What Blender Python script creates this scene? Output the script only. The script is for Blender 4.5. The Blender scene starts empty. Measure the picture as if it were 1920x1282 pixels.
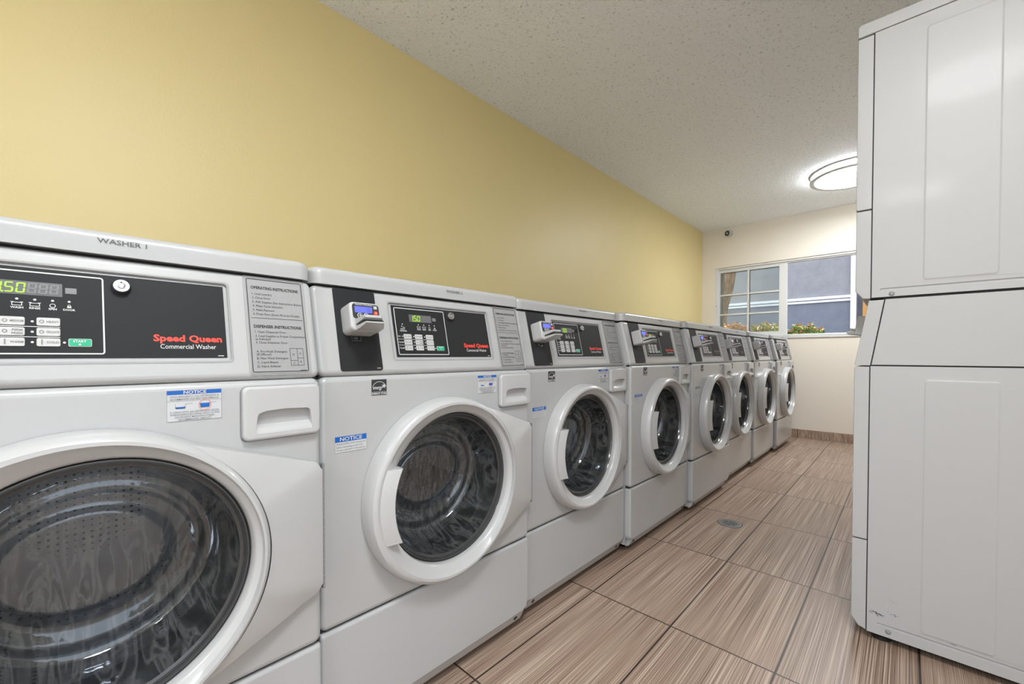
import bpy, bmesh, math, random
from mathutils import Vector, Matrix
from mathutils.geometry import tessellate_polygon
random.seed(7)
PI = math.pi
sc = bpy.context.scene
col = sc.collection

# ------------------------------------------------------------------ camera
YAW, PITCH, ROLL = 0.7564588, -0.0163116, 0.0010092
F = Vector((-math.sin(YAW)*math.cos(PITCH), math.cos(YAW)*math.cos(PITCH), math.sin(PITCH)))
R0 = Vector((math.cos(YAW), math.sin(YAW), 0)); U0 = R0.cross(F)
R1 = math.cos(ROLL)*R0 + math.sin(ROLL)*U0; U1 = -math.sin(ROLL)*R0 + math.cos(ROLL)*U0
cd = bpy.data.cameras.new('camera'); cam = bpy.data.objects.new('camera', cd); col.objects.link(cam)
cam.matrix_world = Matrix(((R1.x, U1.x, -F.x, 0.87267), (R1.y, U1.y, -F.y, -1.38489), (R1.z, U1.z, -F.z, 0.914775), (0, 0, 0, 1)))
cd.sensor_width = 36; cd.lens = 783.4913/1920*36; cd.shift_y = 37.4075/1920; cd.clip_start = .02
sc.camera = cam

# ------------------------------------------------------------------ view, world, light
sc.view_settings.view_transform = 'Standard'; sc.view_settings.look = 'None'
sc.view_settings.gamma = 1; sc.view_settings.use_curve_mapping = False
sc.view_settings.exposure = 1.02
W = bpy.data.worlds.new('world'); sc.world = W; W.use_nodes = True
bgn = W.node_tree.nodes['Background']; bgn.inputs[0].default_value = (.86, .93, 1.0, 1); bgn.inputs[1].default_value = 1.15
sc.cycles.max_bounces = 9; sc.cycles.diffuse_bounces = 5; sc.cycles.glossy_bounces = 5; sc.cycles.transparent_max_bounces = 14
sc.cycles.caustics_reflective = False; sc.cycles.caustics_refractive = False
sc.cycles.use_denoising = True
sl = bpy.data.lights.new('sun', 'SUN'); sl.energy = 5.0; sl.angle = .02; sl.color = (1, .95, .88)
so = bpy.data.objects.new('sun', sl); so.rotation_euler = Vector((.45, -.62, -.9)).to_track_quat('-Z', 'Y').to_euler(); col.objects.link(so)
LAMP_STRENGTH = 29.0

# room size
XL, XR, YF, YB, H = -1.040, 1.60, 4.189, -4.1, 2.482

def portal(name, loc, rot, sx, sy):
    l = bpy.data.lights.new(name, 'AREA'); l.shape = 'RECTANGLE'; l.size = sx; l.size_y = sy; l.cycles.is_portal = True
    o = bpy.data.objects.new(name, l); o.location = loc; o.rotation_euler = rot; col.objects.link(o)
portal('daylight_portal_back', (.35, YB-.05, 1.2), (PI/2, 0, 0), 1.9, 2.1)
portal('daylight_portal_side', (1.68, -1.35, 1.08), (0, PI/2, 0), 2.15, 1.2)
portal('daylight_portal_window', (-.05, YF+.13, 1.57), (-PI/2, 0, 0), 1.6, .83)

# ------------------------------------------------------------------ materials
class NT:
    def __init__(s, name):
        s.m = bpy.data.materials.new(name); s.m.use_nodes = True; s.t = s.m.node_tree; s.t.nodes.clear()
        s.out = s.n('ShaderNodeOutputMaterial')
    def n(s, ty, **kw):
        nd = s.t.nodes.new(ty)
        for k, v in kw.items():
            if isinstance(v, tuple) and k == 'ins':
                pass
            setattr(nd, k, v)
        return nd
    def l(s, a, b): s.t.links.new(a, b)
    def math(s, op, a, b=None, c=None):
        nd = s.n('ShaderNodeMath'); nd.operation = op
        for i, v in enumerate((a, b, c)):
            if v is None: continue
            if hasattr(v, 'is_output'): s.l(v, nd.inputs[i])
            else: nd.inputs[i].default_value = v
        return nd.outputs[0]
    def mix(s, f, a, b):
        nd = s.n('ShaderNodeMix'); nd.data_type = 'RGBA'
        for sock, v in ((nd.inputs[0], f), (nd.inputs[6], a), (nd.inputs[7], b)):
            if hasattr(v, 'is_output'): s.l(v, sock)
            else: sock.default_value = v if not isinstance(v, tuple) else (*v, 1)[:4]
        return nd.outputs[2]
    def pos(s, scale=(1, 1, 1), obj=False):
        g = s.n('ShaderNodeTexCoord').outputs['Object'] if obj else s.n('ShaderNodeNewGeometry').outputs['Position']
        m = s.n('ShaderNodeMapping'); m.inputs['Scale'].default_value = scale; s.l(g, m.inputs[0]); return m.outputs[0]
    def noise(s, vec, scale=5, detail=3, rough=.5):
        nd = s.n('ShaderNodeTexNoise'); nd.inputs['Scale'].default_value = scale; nd.inputs['Detail'].default_value = detail
        nd.inputs['Roughness'].default_value = rough; s.l(vec, nd.inputs['Vector']); return nd.outputs['Fac']
    def ramp(s, f, stops):
        nd = s.n('ShaderNodeValToRGB'); cr = nd.color_ramp
        while len(cr.elements) < len(stops): cr.elements.new(.5)
        for e, (p, c) in zip(cr.elements, stops): e.position = p; e.color = (*c, 1) if len(c) == 3 else c
        s.l(f, nd.inputs[0]); return nd.outputs[0]
    def bump(s, h, strength=.3, dist=.002):
        nd = s.n('ShaderNodeBump'); nd.inputs['Strength'].default_value = strength; nd.inputs['Distance'].default_value = dist
        s.l(h, nd.inputs['Height']); return nd.outputs[0]
    def bsdf(s, color, rough=.5, metal=0, coat=0, normal=None, spec=.5, link=True):
        b = s.n('ShaderNodeBsdfPrincipled')
        for k, v in (('Base Color', color), ('Roughness', rough), ('Metallic', metal), ('Coat Weight', coat), ('Specular IOR Level', spec)):
            if hasattr(v, 'is_output'): s.l(v, b.inputs[k])
            else: b.inputs[k].default_value = (*v, 1) if isinstance(v, tuple) else v
        if coat: b.inputs['Coat Roughness'].default_value = .08
        if normal is not None: s.l(normal, b.inputs['Normal'])
        if link: s.l(b.outputs[0], s.out.inputs[0])
        return b

def plain(name, c, rough=.5, metal=0, coat=0, spec=.5):
    t = NT(name); t.bsdf(c, rough, metal, coat, None, spec); return t.m
def emit(name, c, st, base=(.02, .02, .02)):
    t = NT(name); b = t.bsdf(base, .4); b.inputs['Emission Color'].default_value = (*c, 1); b.inputs['Emission Strength'].default_value = st; return t.m

def enamel(name, c, rough=.28, var=.03, coat=.25):
    t = NT(name)
    n = t.noise(t.pos((1, 1, 1)), 3.0, 4, .6)
    c2 = tuple(v*(1-var) for v in c)
    cc = t.mix(n, c, c2)
    peel = t.noise(t.pos((1, 1, 1)), 260, 2, .5)
    t.bsdf(cc, rough, 0, coat, t.bump(peel, .04, .001))
    return t.m
WHITE = enamel('white_enamel', (.415, .418, .420))
WHITE2 = enamel('white_door_plastic', (.46, .462, .464), .3)
WHITEB = enamel('white_base_enamel', (.435, .442, .450), .26)
DRYERW = enamel('dryer_enamel', (.47, .473, .477), .45, .03, .05)
GAP = plain('seam_shade_scuff_black', (.02, .02, .02), .8)  # black for seam shade strips, dryer core and scuff marks
DARK = None
t = NT('charcoal_overlay'); n = t.noise(t.pos(), 900, 2, .6)
t.bsdf(t.mix(n, (.016, .0165, .0175), (.026, .0265, .028)), 0.5, 0, 0, None, .15); DARK = t.m
SILVER = plain('silver_label', (.29, .29, .292), .5)
INK = plain('black_ink', (.025, .025, .027), .6)
GREYINK = plain('grey_ink', (.20, .20, .21), .6)
PALE = plain('pale_print', (.60, .60, .60), .5)
KEYW = plain('key_pad_white', (.50, .50, .495), .5)
RED = plain('red_print', (.80, .055, .03), .5)
GREYRED = plain('greyed_red_print', (.22, .10, .09), .5)  # desaturated copies of the print colours for the far machines
GREYPALE = plain('greyed_pale_print', (.16, .16, .16), .5)
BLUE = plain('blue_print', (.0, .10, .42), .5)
GREYBLUE = plain('greyed_blue_print', (.10, .13, .18), .5)
STICK = plain('sticker_white', (.52, .53, .54), .5)
GREEN = plain('green_key', (.0, .36, .19), .45)
DISP = plain('display_window', (.10, .10, .105), .3)
DISPSEG = plain('unlit_segment', (.17, .17, .175), .4)
LIT = emit('lit_green_segment', (.50, 1.0, .0), .55)
LCD = emit('lit_blue_screen', (.16, .20, .95), .50)
LCDW = emit('pale_screen_glare', (.55, .58, .75), .42)  # pale glow standing in for glare on the far screens
LCDINK = plain('screen_ink', (.06, .07, .3), .5)
REDLED = emit('red_led', (1, .15, .12), 1.5)
CHROME = plain('chrome', (.52, .52, .52), .25, 1)
CHROMEL = plain('brushed_nickel', (.55, .54, .53), .35, 1)
RUBBER = plain('black_rubber', (.018, .018, .018), .45)
TRIM = plain('dark_glass_trim', (.05, .05, .052), .18, 0, .5)
STEEL2 = plain('grey_reader_plastic', (.44, .44, .44), .4)
CLEARP = plain('clear_bracket', (.075, .075, .078), .3)
LETTER = plain('embossed_grey_letters', (.085, .085, .088), .6)

# drum steel with perforations
t = NT('perforated_drum_steel')
v = t.n('ShaderNodeTexVoronoi'); v.inputs['Scale'].default_value = 70; v.inputs['Randomness'].default_value = 0.0; t.l(t.pos((1, 1, 1), True), v.inputs['Vector'])
h = t.math('LESS_THAN', v.outputs['Distance'], .22)
cc = t.mix(h, (.72, .72, .73), (.03, .03, .03))
t.bsdf(cc, .45, .35); DRUM = t.m

# door bowl glass: tinted, glossy, with dried soap-water streaks that also paint in grey shading
t = NT('streaked_bowl_glass')
p = t.pos((1, 5, 1.3), True); w = t.n('ShaderNodeTexNoise'); w.inputs['Scale'].default_value = 7; w.inputs['Detail'].default_value = 4; w.inputs['Distortion'].default_value = 1.6
t.l(p, w.inputs['Vector'])
streak = t.ramp(w.outputs['Fac'], [(.42, (0, 0, 0)), (.50, (1, 1, 1)), (.56, (.25, .25, .25)), (.7, (0, 0, 0))])
w2 = t.noise(t.pos((1, 1, 1), True), 9, 5, .6)
bmp = t.bump(t.noise(t.pos((1, 2.5, 1), True), 10, 2, .5), .30, .008)
tr = t.n('ShaderNodeBsdfTransparent'); tr.inputs[0].default_value = (.62, .63, .64, 1)
gl = t.n('ShaderNodeBsdfGlossy'); gl.inputs['Roughness'].default_value = .045; gl.inputs[0].default_value = (.78, .85, .93, 1); t.l(bmp, gl.inputs['Normal'])
df = t.n('ShaderNodeBsdfDiffuse'); df.inputs[0].default_value = (.30, .30, .30, 1)
fr = t.n('ShaderNodeFresnel'); fr.inputs[0].default_value = 1.75; t.l(bmp, fr.inputs['Normal'])
m1 = t.n('ShaderNodeMixShader'); m2 = t.n('ShaderNodeMixShader')
fac = t.math('MULTIPLY_ADD', streak, .22, t.math('MULTIPLY', w2, .08))
t.l(fac, m1.inputs[0]); t.l(tr.outputs[0], m1.inputs[1]); t.l(df.outputs[0], m1.inputs[2])
t.l(t.math('MINIMUM', t.math('MULTIPLY', fr.outputs[0], 1.3), .9), m2.inputs[0]); t.l(m1.outputs[0], m2.inputs[1]); t.l(gl.outputs[0], m2.inputs[2]); t.l(m2.outputs[0], t.out.inputs[0])
BOWL = t.m

# window glass, sky reflection on the panes mixed in as pale haze
t = NT('hazed_window_glass')
tr = t.n('ShaderNodeBsdfTransparent'); tr.inputs[0].default_value = (.96, .98, .97, 1)
gl = t.n('ShaderNodeBsdfGlossy'); gl.inputs['Roughness'].default_value = .02
df = t.n('ShaderNodeBsdfDiffuse'); df.inputs[0].default_value = (.85, .92, .88, 1)
tl = t.n('ShaderNodeBsdfTranslucent'); tl.inputs[0].default_value = (.85, .92, .88, 1)
ad = t.n('ShaderNodeMixShader'); t.l(df.outputs[0], ad.inputs[1]); t.l(tl.outputs[0], ad.inputs[2]); ad.inputs[0].default_value = .6
m1 = t.n('ShaderNodeMixShader'); m1.inputs[0].default_value = .045; t.l(tr.outputs[0], m1.inputs[1]); t.l(ad.outputs[0], m1.inputs[2])
fr = t.n('ShaderNodeFresnel'); fr.inputs[0].default_value = 1.5
m2 = t.n('ShaderNodeMixShader'); t.l(fr.outputs[0], m2.inputs[0]); t.l(m1.outputs[0], m2.inputs[1]); t.l(gl.outputs[0], m2.inputs[2]); t.l(m2.outputs[0], t.out.inputs[0])
WGLASS = t.m

def paint(name, c, peel=.35, scale=120, dist=.0015, rough=.45):
    t = NT(name)
    n = t.noise(t.pos(), scale, 3, .55)
    n2 = t.noise(t.pos(), 1.3, 3, .5)
    cc = t.mix(n2, tuple(v*.975 for v in c), tuple(min(1, v*1.02) for v in c))
    t.bsdf(cc, rough, 0, 0, t.bump(n, peel, dist)); return t.m
YELLOW = paint('yellow_wall_paint', (.685, .567, .275))
CREAM = paint('cream_wall_paint', (.80, .75, .67))
OFFW = paint('off_white_wall_paint', (.72, .70, .66))
# popcorn ceiling
t = NT('popcorn_ceiling')
n = t.noise(t.pos(), 95, 4, .7); v = t.n('ShaderNodeTexVoronoi'); v.inputs['Scale'].default_value = 130; t.l(t.pos(), v.inputs['Vector'])
hh = t.math('ADD', t.math('MULTIPLY', v.outputs['Distance'], -1.0), n)
pit_shade = t.ramp(t.noise(t.pos(), 60, 3, .75), [(.0, (.35, .35, .35)), (.33, (.62, .62, .62)), (.42, (1, 1, 1)), (1, (1, 1, 1))])  # shade inside the popcorn texture darkened into the colour
cc = t.mix(1.0, (1, 1, 1), (1, 1, 1))
mm = t.n('ShaderNodeMix'); mm.data_type = 'RGBA'; mm.blend_type = 'MULTIPLY'; mm.inputs[0].default_value = 1; mm.inputs[6].default_value = (.92, .955, 1.0, 1); t.l(pit_shade, mm.inputs[7])
t.bsdf(mm.outputs[2], .9, 0, 0, t.bump(hh, 1.0, .004), .2); CEIL = t.m

# wood-grain floor tile, 0.305 x 0.61 m, streaks along y
def tile_material(name, vertical=False):
    t = NT(name)
    sep = t.n('ShaderNodeSeparateXYZ'); t.l(t.n('ShaderNodeNewGeometry').outputs['Position'], sep.inputs[0])
    X, Y, Z = sep.outputs
    if vertical:
        ix = t.math('FLOOR', t.math('DIVIDE', t.math('ADD', X, 0), .61)); fx = t.math('PINGPONG', t.math('ADD', X, 0), .305)
        edge = fx; iy = ix
        vec = t.pos((1, 1, .03))
    else:
        ix = t.math('FLOOR', t.math('DIVIDE', X, .304)); iy = t.math('FLOOR', t.math('DIVIDE', Y, .61))
        fx = t.math('PINGPONG', X, .152); fy = t.math('PINGPONG', Y, .305)
        # distance to nearest joint line
        ex = t.math('PINGPONG', t.math('ADD', X, 10*.304), .152); ey = t.math('PINGPONG', t.math('ADD', Y, 10*.61), .305)
        edge = t.math('MINIMUM', t.math('MULTIPLY', ex, 1), t.math('MULTIPLY', ey, 1.0))
        vec = t.pos((1, .0028, 1))
    cmb = t.n('ShaderNodeCombineXYZ'); t.l(ix, cmb.inputs[0]); t.l(iy, cmb.inputs[1])
    wn = t.n('ShaderNodeTexWhiteNoise'); wn.noise_dimensions = '2D'; t.l(cmb.outputs[0], wn.inputs['Vector'])
    off = t.n('ShaderNodeVectorMath'); off.operation = 'MULTIPLY_ADD'; t.l(wn.outputs['Color'], off.inputs[0]); off.inputs[1].default_value = (5, 5, 0); t.l(vec, off.inputs[2])
    fine = t.noise(off.outputs[0], 480, 2, .75); broad = t.noise(off.outputs[0], 60, 3, .6)
    s = t.math('ADD', t.math('MULTIPLY', fine, .80), t.math('MULTIPLY', broad, .20))
    c = t.ramp(s, [(.36, (.11, .066, .045)), (.455, (.275, .188, .138)), (.545, (.385, .280, .215)), (.65, (.66, .55, .45))])
    tint = t.math('MULTIPLY_ADD', wn.outputs['Value'], .12, .94)
    mm = t.n('ShaderNodeMix'); mm.data_type = 'RGBA'; mm.blend_type = 'MULTIPLY'; mm.inputs[0].default_value = 1
    t.l(c, mm.inputs[6]); cb = t.n('ShaderNodeCombineXYZ')
    for i in range(3): t.l(tint, cb.inputs[i])
    t.l(cb.outputs[0], mm.inputs[7])
    g = t.math('LESS_THAN', edge, .0027)
    cc = t.mix(g, mm.outputs[2], (.040, .026, .020))
    hgt = t.math('MULTIPLY_ADD', t.math('SUBTRACT', 1.0, g), .6, t.math('MULTIPLY', s, .4))
    rg = t.math('MULTIPLY_ADD', s, .25, .26)
    t.bsdf(cc, rg, 0, 0, t.bump(hgt, .25, .002)); return t.m
TILE = tile_material('wood_grain_floor_tile'); TILEB = tile_material('wood_grain_skirting_tile', True)

def stucco(name, c, c2):
    t = NT(name); n = t.noise(t.pos(), 6, 6, .7); n2 = t.noise(t.pos(), 90, 3, .7)
    t.bsdf(t.mix(n, c, c2), .9, 0, 0, t.bump(n2, .8, .006)); return t.m
ST_GREY = stucco('grey_stucco', (.20, .20, .235), (.38, .38, .41)); ST_BLUE = stucco('blue_grey_stucco', (.135, .155, .22), (.26, .28, .345))
EXTW = plain('exterior_white_paint', (.80, .82, .90), .6)
t = NT('tree_bark'); n = t.noise(t.pos((1, 1, .16), True), 42, 5, .7)
t.bsdf(t.ramp(n, [(.32, (.03, .015, .01)), (.5, (.20, .10, .055)), (.68, (.42, .27, .18))]), .9, 0, 0, t.bump(n, 1, .02)); BARK = t.m
def leafmat(name, c): return plain(name, c, .5)
LEAVES = [leafmat('green_leaf', (.16, .34, .05)), leafmat('lime_leaf', (.38, .50, .10)), leafmat('pink_leaf', (.55, .18, .16)), leafmat('dark_leaf', (.06, .16, .03)), leafmat('orange_leaf', (.75, .36, .14))]
WOODP = plain('orange_wood', (.52, .27, .08), .6)
SOIL = plain('soil', (.09, .06, .04), .95)
VINYL = plain('white_window_vinyl', (.68, .69, .70), .4)
LAMPM = emit('lit_lamp_diffuser', (.96, .985, 1), LAMP_STRENGTH, (.8, .8, .8)); LAMPS = emit('lit_lamp_side_glass', (.96, .985, 1), 13.0, (.8, .8, .8))
DRAINM = plain('drain_metal', (.32, .33, .33), .35, .8)

# ------------------------------------------------------------------ mesh helpers
class Fr:
    "a frame: origin, right, up, normal"
    def __init__(s, o, r, u):
        s.o = Vector(o); s.r = Vector(r).normalized(); s.u = Vector(u).normalized(); s.n = s.r.cross(s.u)
    def __call__(s, a, b, d=0): return s.o + s.r*a + s.u*b + s.n*d
def rrect(x0, y0, x1, y1, r, seg=5):
    r = max(min(r, (x1-x0)/2-1e-5, (y1-y0)/2-1e-5), 1e-5); P = []
    for cx, cy, a0 in ((x1-r, y1-r, 0), (x0+r, y1-r, 90), (x0+r, y0+r, 180), (x1-r, y0+r, 270)):
        for k in range(seg+1):
            a = math.radians(a0+90*k/seg); P.append((cx+r*math.cos(a), cy+r*math.sin(a)))
    return P
def circ(cx, cy, r, n=32): return [(cx+r*math.cos(2*PI*k/n), cy+r*math.sin(2*PI*k/n)) for k in range(n)]
TXT = {}
class MB:
    def __init__(s): s.v = []; s.f = []; s.m = []
    def add(s, vs, fs, m=0):
        b = len(s.v); s.v += [Vector(q) for q in vs]; s.f += [tuple(b+i for i in f) for f in fs]; s.m += [m]*len(fs)
    def loops(s, L, m=0, close=True, cap0=False, cap1=False):
        n = len(L[0]); vs = [q for lp in L for q in lp]; fs = []
        for i in range(len(L)-1):
            for k in range(n if close else n-1):
                a, b = i*n+k, i*n+(k+1) % n; fs.append((a, b, b+n, a+n))
        if cap0: fs.append(tuple(reversed(range(n))))
        if cap1: fs.append(tuple(range((len(L)-1)*n, len(L)*n)))
        s.add(vs, fs, m)
    def face(s, fr, outer, holes=(), d=0, m=0):
        if not holes: s.add([fr(x, y, d) for x, y in outer], [tuple(range(len(outer)))], m); return
        polys = [[Vector((x, y, 0)) for x, y in outer]]+[[Vector((x, y, 0)) for x, y in h] for h in holes]
        T = tessellate_polygon(polys); flat = [q for p in polys for q in p]; fs = []
        for a, b, c in T:
            pa, pb, pc = flat[a], flat[b], flat[c]
            ar = (pb-pa).cross(pc-pa).z
            if abs(ar) < 1e-12: continue
            fs.append((a, b, c) if ar > 0 else (a, c, b))
        s.add([fr(q.x, q.y, d) for q in flat], fs, m)
    def plate(s, fr, outline, d0, d1, bev=0, seg=3, holes=(), hd=None, m=0, back=True):
        "outline(inset)->pts; back at d0, front at d1, rounded front edge"
        L = [[fr(x, y, d0) for x, y in outline(0)]]
        if bev:
            for k in range(seg+1):
                a = PI/2*k/seg; L.append([fr(x, y, d1-bev+bev*math.sin(a)) for x, y in outline(bev*(1-math.cos(a)))])
            top = outline(bev)
        else:
            L.append([fr(x, y, d1) for x, y in outline(0)]); top = outline(0)
        s.loops(L, m)
        s.face(fr, top, holes, d1, m)
        for hpts in holes:
            s.loops([[fr(x, y, hd if hd is not None else d0) for x, y in hpts], [fr(x, y, d1) for x, y in hpts]][::-1], m)
        if back: s.add([fr(x, y, d0) for x, y in reversed(outline(0))], [tuple(range(len(top)))], m) if not holes else None
    def slab(s, fr, x0, y0, x1, y1, d0, d1, r=.0, bev=0, m=0, seg=3):
        s.plate(fr, lambda i: rrect(x0+i, y0+i, x1-i, y1-i, max(r-i, .0003), 4 if r else 1), d0, d1, bev, seg, m=m)
    def outline(s, fr, x0, y0, x1, y1, w, d=0, r=.002, m=0):
        o = rrect(x0, y0, x1, y1, r, 4); i = rrect(x0+w, y0+w, x1-w, y1-w, max(r-w, .0002), 4)
        s.loops([[fr(x, y, d) for x, y in o], [fr(x, y, d) for x, y in i]], m)
    def box(s, a, b, m=0):
        x0, y0, z0 = a; x1, y1, z1 = b
        s.add([(x0, y0, z0), (x1, y0, z0), (x1, y1, z0), (x0, y1, z0), (x0, y0, z1), (x1, y0, z1), (x1, y1, z1), (x0, y1, z1)],
              [(3, 2, 1, 0), (4, 5, 6, 7), (0, 1, 5, 4), (1, 2, 6, 5), (2, 3, 7, 6), (3, 0, 4, 7)], m)
    def lathe(s, fr, prof, n=64, m=0, cap=False, a0=0, a1=2*PI):
        "prof = [(radius, d)] about the frame normal"
        full = abs(a1-a0-2*PI) < 1e-6; k = n if full else n+1
        L = [[fr(r*math.cos(a0+(a1-a0)*i/n), r*math.sin(a0+(a1-a0)*i/n), d) for i in range(k)] for r, d in prof]
        s.loops(L, m, full)
        if cap: s.add(L[-1], [tuple(range(len(L[-1])))], m)
    def tube(s, pts, r, n=8, m=0, radii=None):
        pts = [Vector(p) for p in pts]; L = []; up = Vector((0, 0, 1))
        for i, p in enumerate(pts):
            d = (pts[min(i+1, len(pts)-1)]-pts[max(i-1, 0)]).normalized()
            u = up if abs(d.z) < .95 else Vector((1, 0, 0)); a = d.cross(u).normalized(); b = a.cross(d)
            rr = radii[i] if radii else r
            L.append([p+a*rr*math.cos(2*PI*k/n)+b*rr*math.sin(2*PI*k/n) for k in range(n)])
        s.loops(L, m, True, True, True)
    def text(s, fr, body, x, y, size, m=0, align='LEFT', sx=1.0, bold=0.0, d=.0006, slant=0, width=None):
        key = (body, bold)
        if key not in TXT:
            cu = bpy.data.curves.new('t', 'FONT'); cu.body = body; cu.size = 1; cu.resolution_u = 2; cu.offset = bold
            ob = bpy.data.objects.new('t', cu); me = bpy.data.meshes.new_from_object(ob)
            TXT[key] = ([tuple(q.co) for q in me.vertices], [tuple(p.vertices) for p in me.polygons])
            bpy.data.objects.remove(ob); bpy.data.curves.remove(cu); bpy.data.meshes.remove(me)
        V, Fc = TXT[key]
        if not V: return
        x0 = min(q[0] for q in V); x1 = max(q[0] for q in V)
        if width: sx = width/((x1-x0)*size)
        w = (x1-x0)*size*sx; ox = x-(0 if align == 'LEFT' else w/2 if align == 'CENTER' else w)
        vs = []
        for q in V: vs.append(fr(ox+((q[0]-x0)*size+slant*q[1]*size)*sx, y+q[1]*size, d))
        # every face must look along the frame normal
        fs = []
        for f in Fc:
            nn = Vector((0, 0, 0))
            for i in range(1, len(f)-1): nn += (vs[f[i]]-vs[f[0]]).cross(vs[f[i+1]]-vs[f[0]])
            fs.append(f if nn.dot(fr.n) > 0 else tuple(reversed(f)))
        s.add(vs, fs, m)
    def build(s, name, mats, parent=None, smooth=True, wn=True, angle=.7):
        me = bpy.data.meshes.new(name); me.from_pydata([tuple(q) for q in s.v], [], s.f)
        if not isinstance(mats, (list, tuple)): mats = [mats]
        for mt in mats: me.materials.append(mt)
        me.polygons.foreach_set('material_index', s.m)
        bm = bmesh.new(); bm.from_mesh(me); bmesh.ops.remove_doubles(bm, verts=bm.verts, dist=1e-6); bm.to_mesh(me); bm.free()
        me.polygons.foreach_set('use_smooth', [smooth]*len(me.polygons))
        if smooth: me.set_sharp_from_angle(angle=angle)
        me.update()
        o = bpy.data.objects.new(name, me); col.objects.link(o)
        if smooth and wn:
            md = o.modifiers.new('wn', 'WEIGHTED_NORMAL'); md.keep_sharp = True
        if parent: o.parent = parent
        return o
def empty(name, loc=(0, 0, 0), rz=0, label=None, cat=None, group=None):
    o = bpy.data.objects.new(name, None); col.objects.link(o); o.location = loc; o.rotation_euler.z = rz; o.empty_display_size = .1
    tag(o, label, cat, group); return o
def tag(o, label=None, cat=None, group=None, kind=None):
    if label: o['label'] = label
    if cat: o['category'] = cat
    if group: o['group'] = group
    if kind: o['kind'] = kind
    return o
def struct(name, mb, m, smooth=False):
    return tag(mb.build(name, m, None, smooth, False), kind='structure')

# ------------------------------------------------------------------ the room
FX = Fr((0, 0, 0), (1, 0, 0), (0, 1, 0))                       # looks up
m = MB(); m.face(FX, [(XL-.12, YB-1.2), (XR+.12, YB-1.2), (XR+.12, YF+.02), (XL-.12, YF+.02)], d=0)
m.face(FX, [(XL-.12, YB-1.2), (XL-.12, YF+.02), (XR+.12, YF+.02), (XR+.12, YB-1.2)], d=-.1); struct('floor', m, TILE)
m = MB(); m.box((XL-.12, YB-.12, H), (XR+.12, YF+.12, H+.12)); struct('ceiling', m, CEIL)
m = MB(); m.box((XL-.12, YB-.12, 0), (XL, YF+.12, H)); struct('wall_left', m, YELLOW)
RY0, RY1, RZ1 = -1.95, -.75, 2.15                                # doorway to the daylight beside the camera
m = MB(); m.box((XR, YB-.12, 0), (XR+.12, RY0, H)); m.box((XR, RY1, 0), (XR+.12, YF+.12, H)); m.box((XR, RY0, RZ1), (XR+.12, RY1, H)); struct('wall_right', m, OFFW)
FW = Fr((0, YF, 0), (1, 0, 0), (0, 0, 1))                      # far wall: normal = -y
WX0, WX1, WZ0, WZ1 = -.888, .80, 1.135, 2.000
m = MB(); m.plate(Fr((0, YF, 0), (1, 0, 0), (0, 0, 1)), lambda i: [(XL, 0), (XR, 0), (XR, H), (XL, H)], -.12, 0, 0, 1,
                  holes=[[(WX0, WZ0), (WX1, WZ0), (WX1, WZ1), (WX0, WZ1)]])
m.face(Fr((0, YF+.12, 0), (-1, 0, 0), (0, 0, 1)), [(-XR, 0), (-XL, 0), (-XL, H), (-XR, H)], holes=[[(-WX1, WZ0), (-WX0, WZ0), (-WX0, WZ1), (-WX1, WZ1)]])
struct('wall_far', m, CREAM)
BX0, BX1, BZ1 = -.6, 1.3, 2.25                                   # wide doorway behind the camera
m = MB(); m.box((XL, YB-.12, 0), (BX0, YB, H)); m.box((BX1, YB-.12, 0), (XR, YB, H)); m.box((BX0, YB-.12, BZ1), (BX1, YB, H)); struct('wall_back', m, OFFW)
m = MB(); m.slab(Fr((0, YF-.009, 0), (1, 0, 0), (0, 0, 1)), XL, 0, XR, .095, -.009, 0, 0, .002); struct('baseboard_far', m, TILEB)
m = MB(); m.box((WX0-.0, YF-.012, WZ0-.022), (WX1+.0, YF+.10, WZ0)); struct('trim_1', m, VINYL)        # sill

# window: white sliding window, both sashes pushed left, right half open
win = bpy.data.objects.new('window_1', None); col.objects.link(win); tag(win, kind='structure')
FWn = Fr((0, YF+.035, 0), (1, 0, 0), (0, 0, 1))
m = MB(); fo = .03
for a in ((WX0, WZ0, WX0+fo, WZ1), (WX1-fo, WZ0, WX1, WZ1), (WX0+fo, WZ1-.022, WX1-fo, WZ1), (WX0+fo, WZ0, WX1-fo, WZ0+.02)):
    m.slab(FWn, *a, -.08, .02, 0, .003)
m.slab(FWn, WX0+fo, WZ1-.034, WX1-fo, WZ1-.022, -.05, .004, 0, .002)
m.build('window_frame', VINYL, win)
def sash(fr, x0, x1, nm, stile):
    m = MB(); z0, z1 = WZ0+.02, WZ1-.026
    for a in ((x0, z0, x0+.028, z1), (x1-stile, z0, x1, z1), (x0+.028, z1-.035, x1-stile, z1), (x0+.028, z0, x1-stile, z0+.04)):
        m.slab(fr, *a, -.024, 0, 0, .003)
    cx = -.521; m.slab(fr, cx-.011, z0+.04, cx+.011, z1-.035, -.014, -.004, 0, .003)
    for zc in (1.660, 1.418): m.slab(fr, x0+.028, zc-.010, x1-stile, zc+.010, -.013, -.003, 0, .003)
    o = m.build(nm, VINYL, win)
    g = MB(); g.slab(fr, x0+.026, z0+.038, x1-stile+.002, z1-.033, -.010, -.0075); g.build('pane', WGLASS, o, False)
sash(Fr((0, YF+.036, 0), (1, 0, 0), (0, 0, 1)), -.862, -.121, 'sliding_sash', .080)
sash(Fr((0, YF+.078, 0), (1, 0, 0), (0, 0, 1)), -.838, -.135, 'fixed_sash', .05)
m = MB(); m.lathe(Fr((-.874, YF+.014, 1.53), (1, 0, 0), (0, 0, 1)), [(.005, 0), (.005, .003), (0, .003)], 10); m.build('screw', INK, win)

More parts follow.
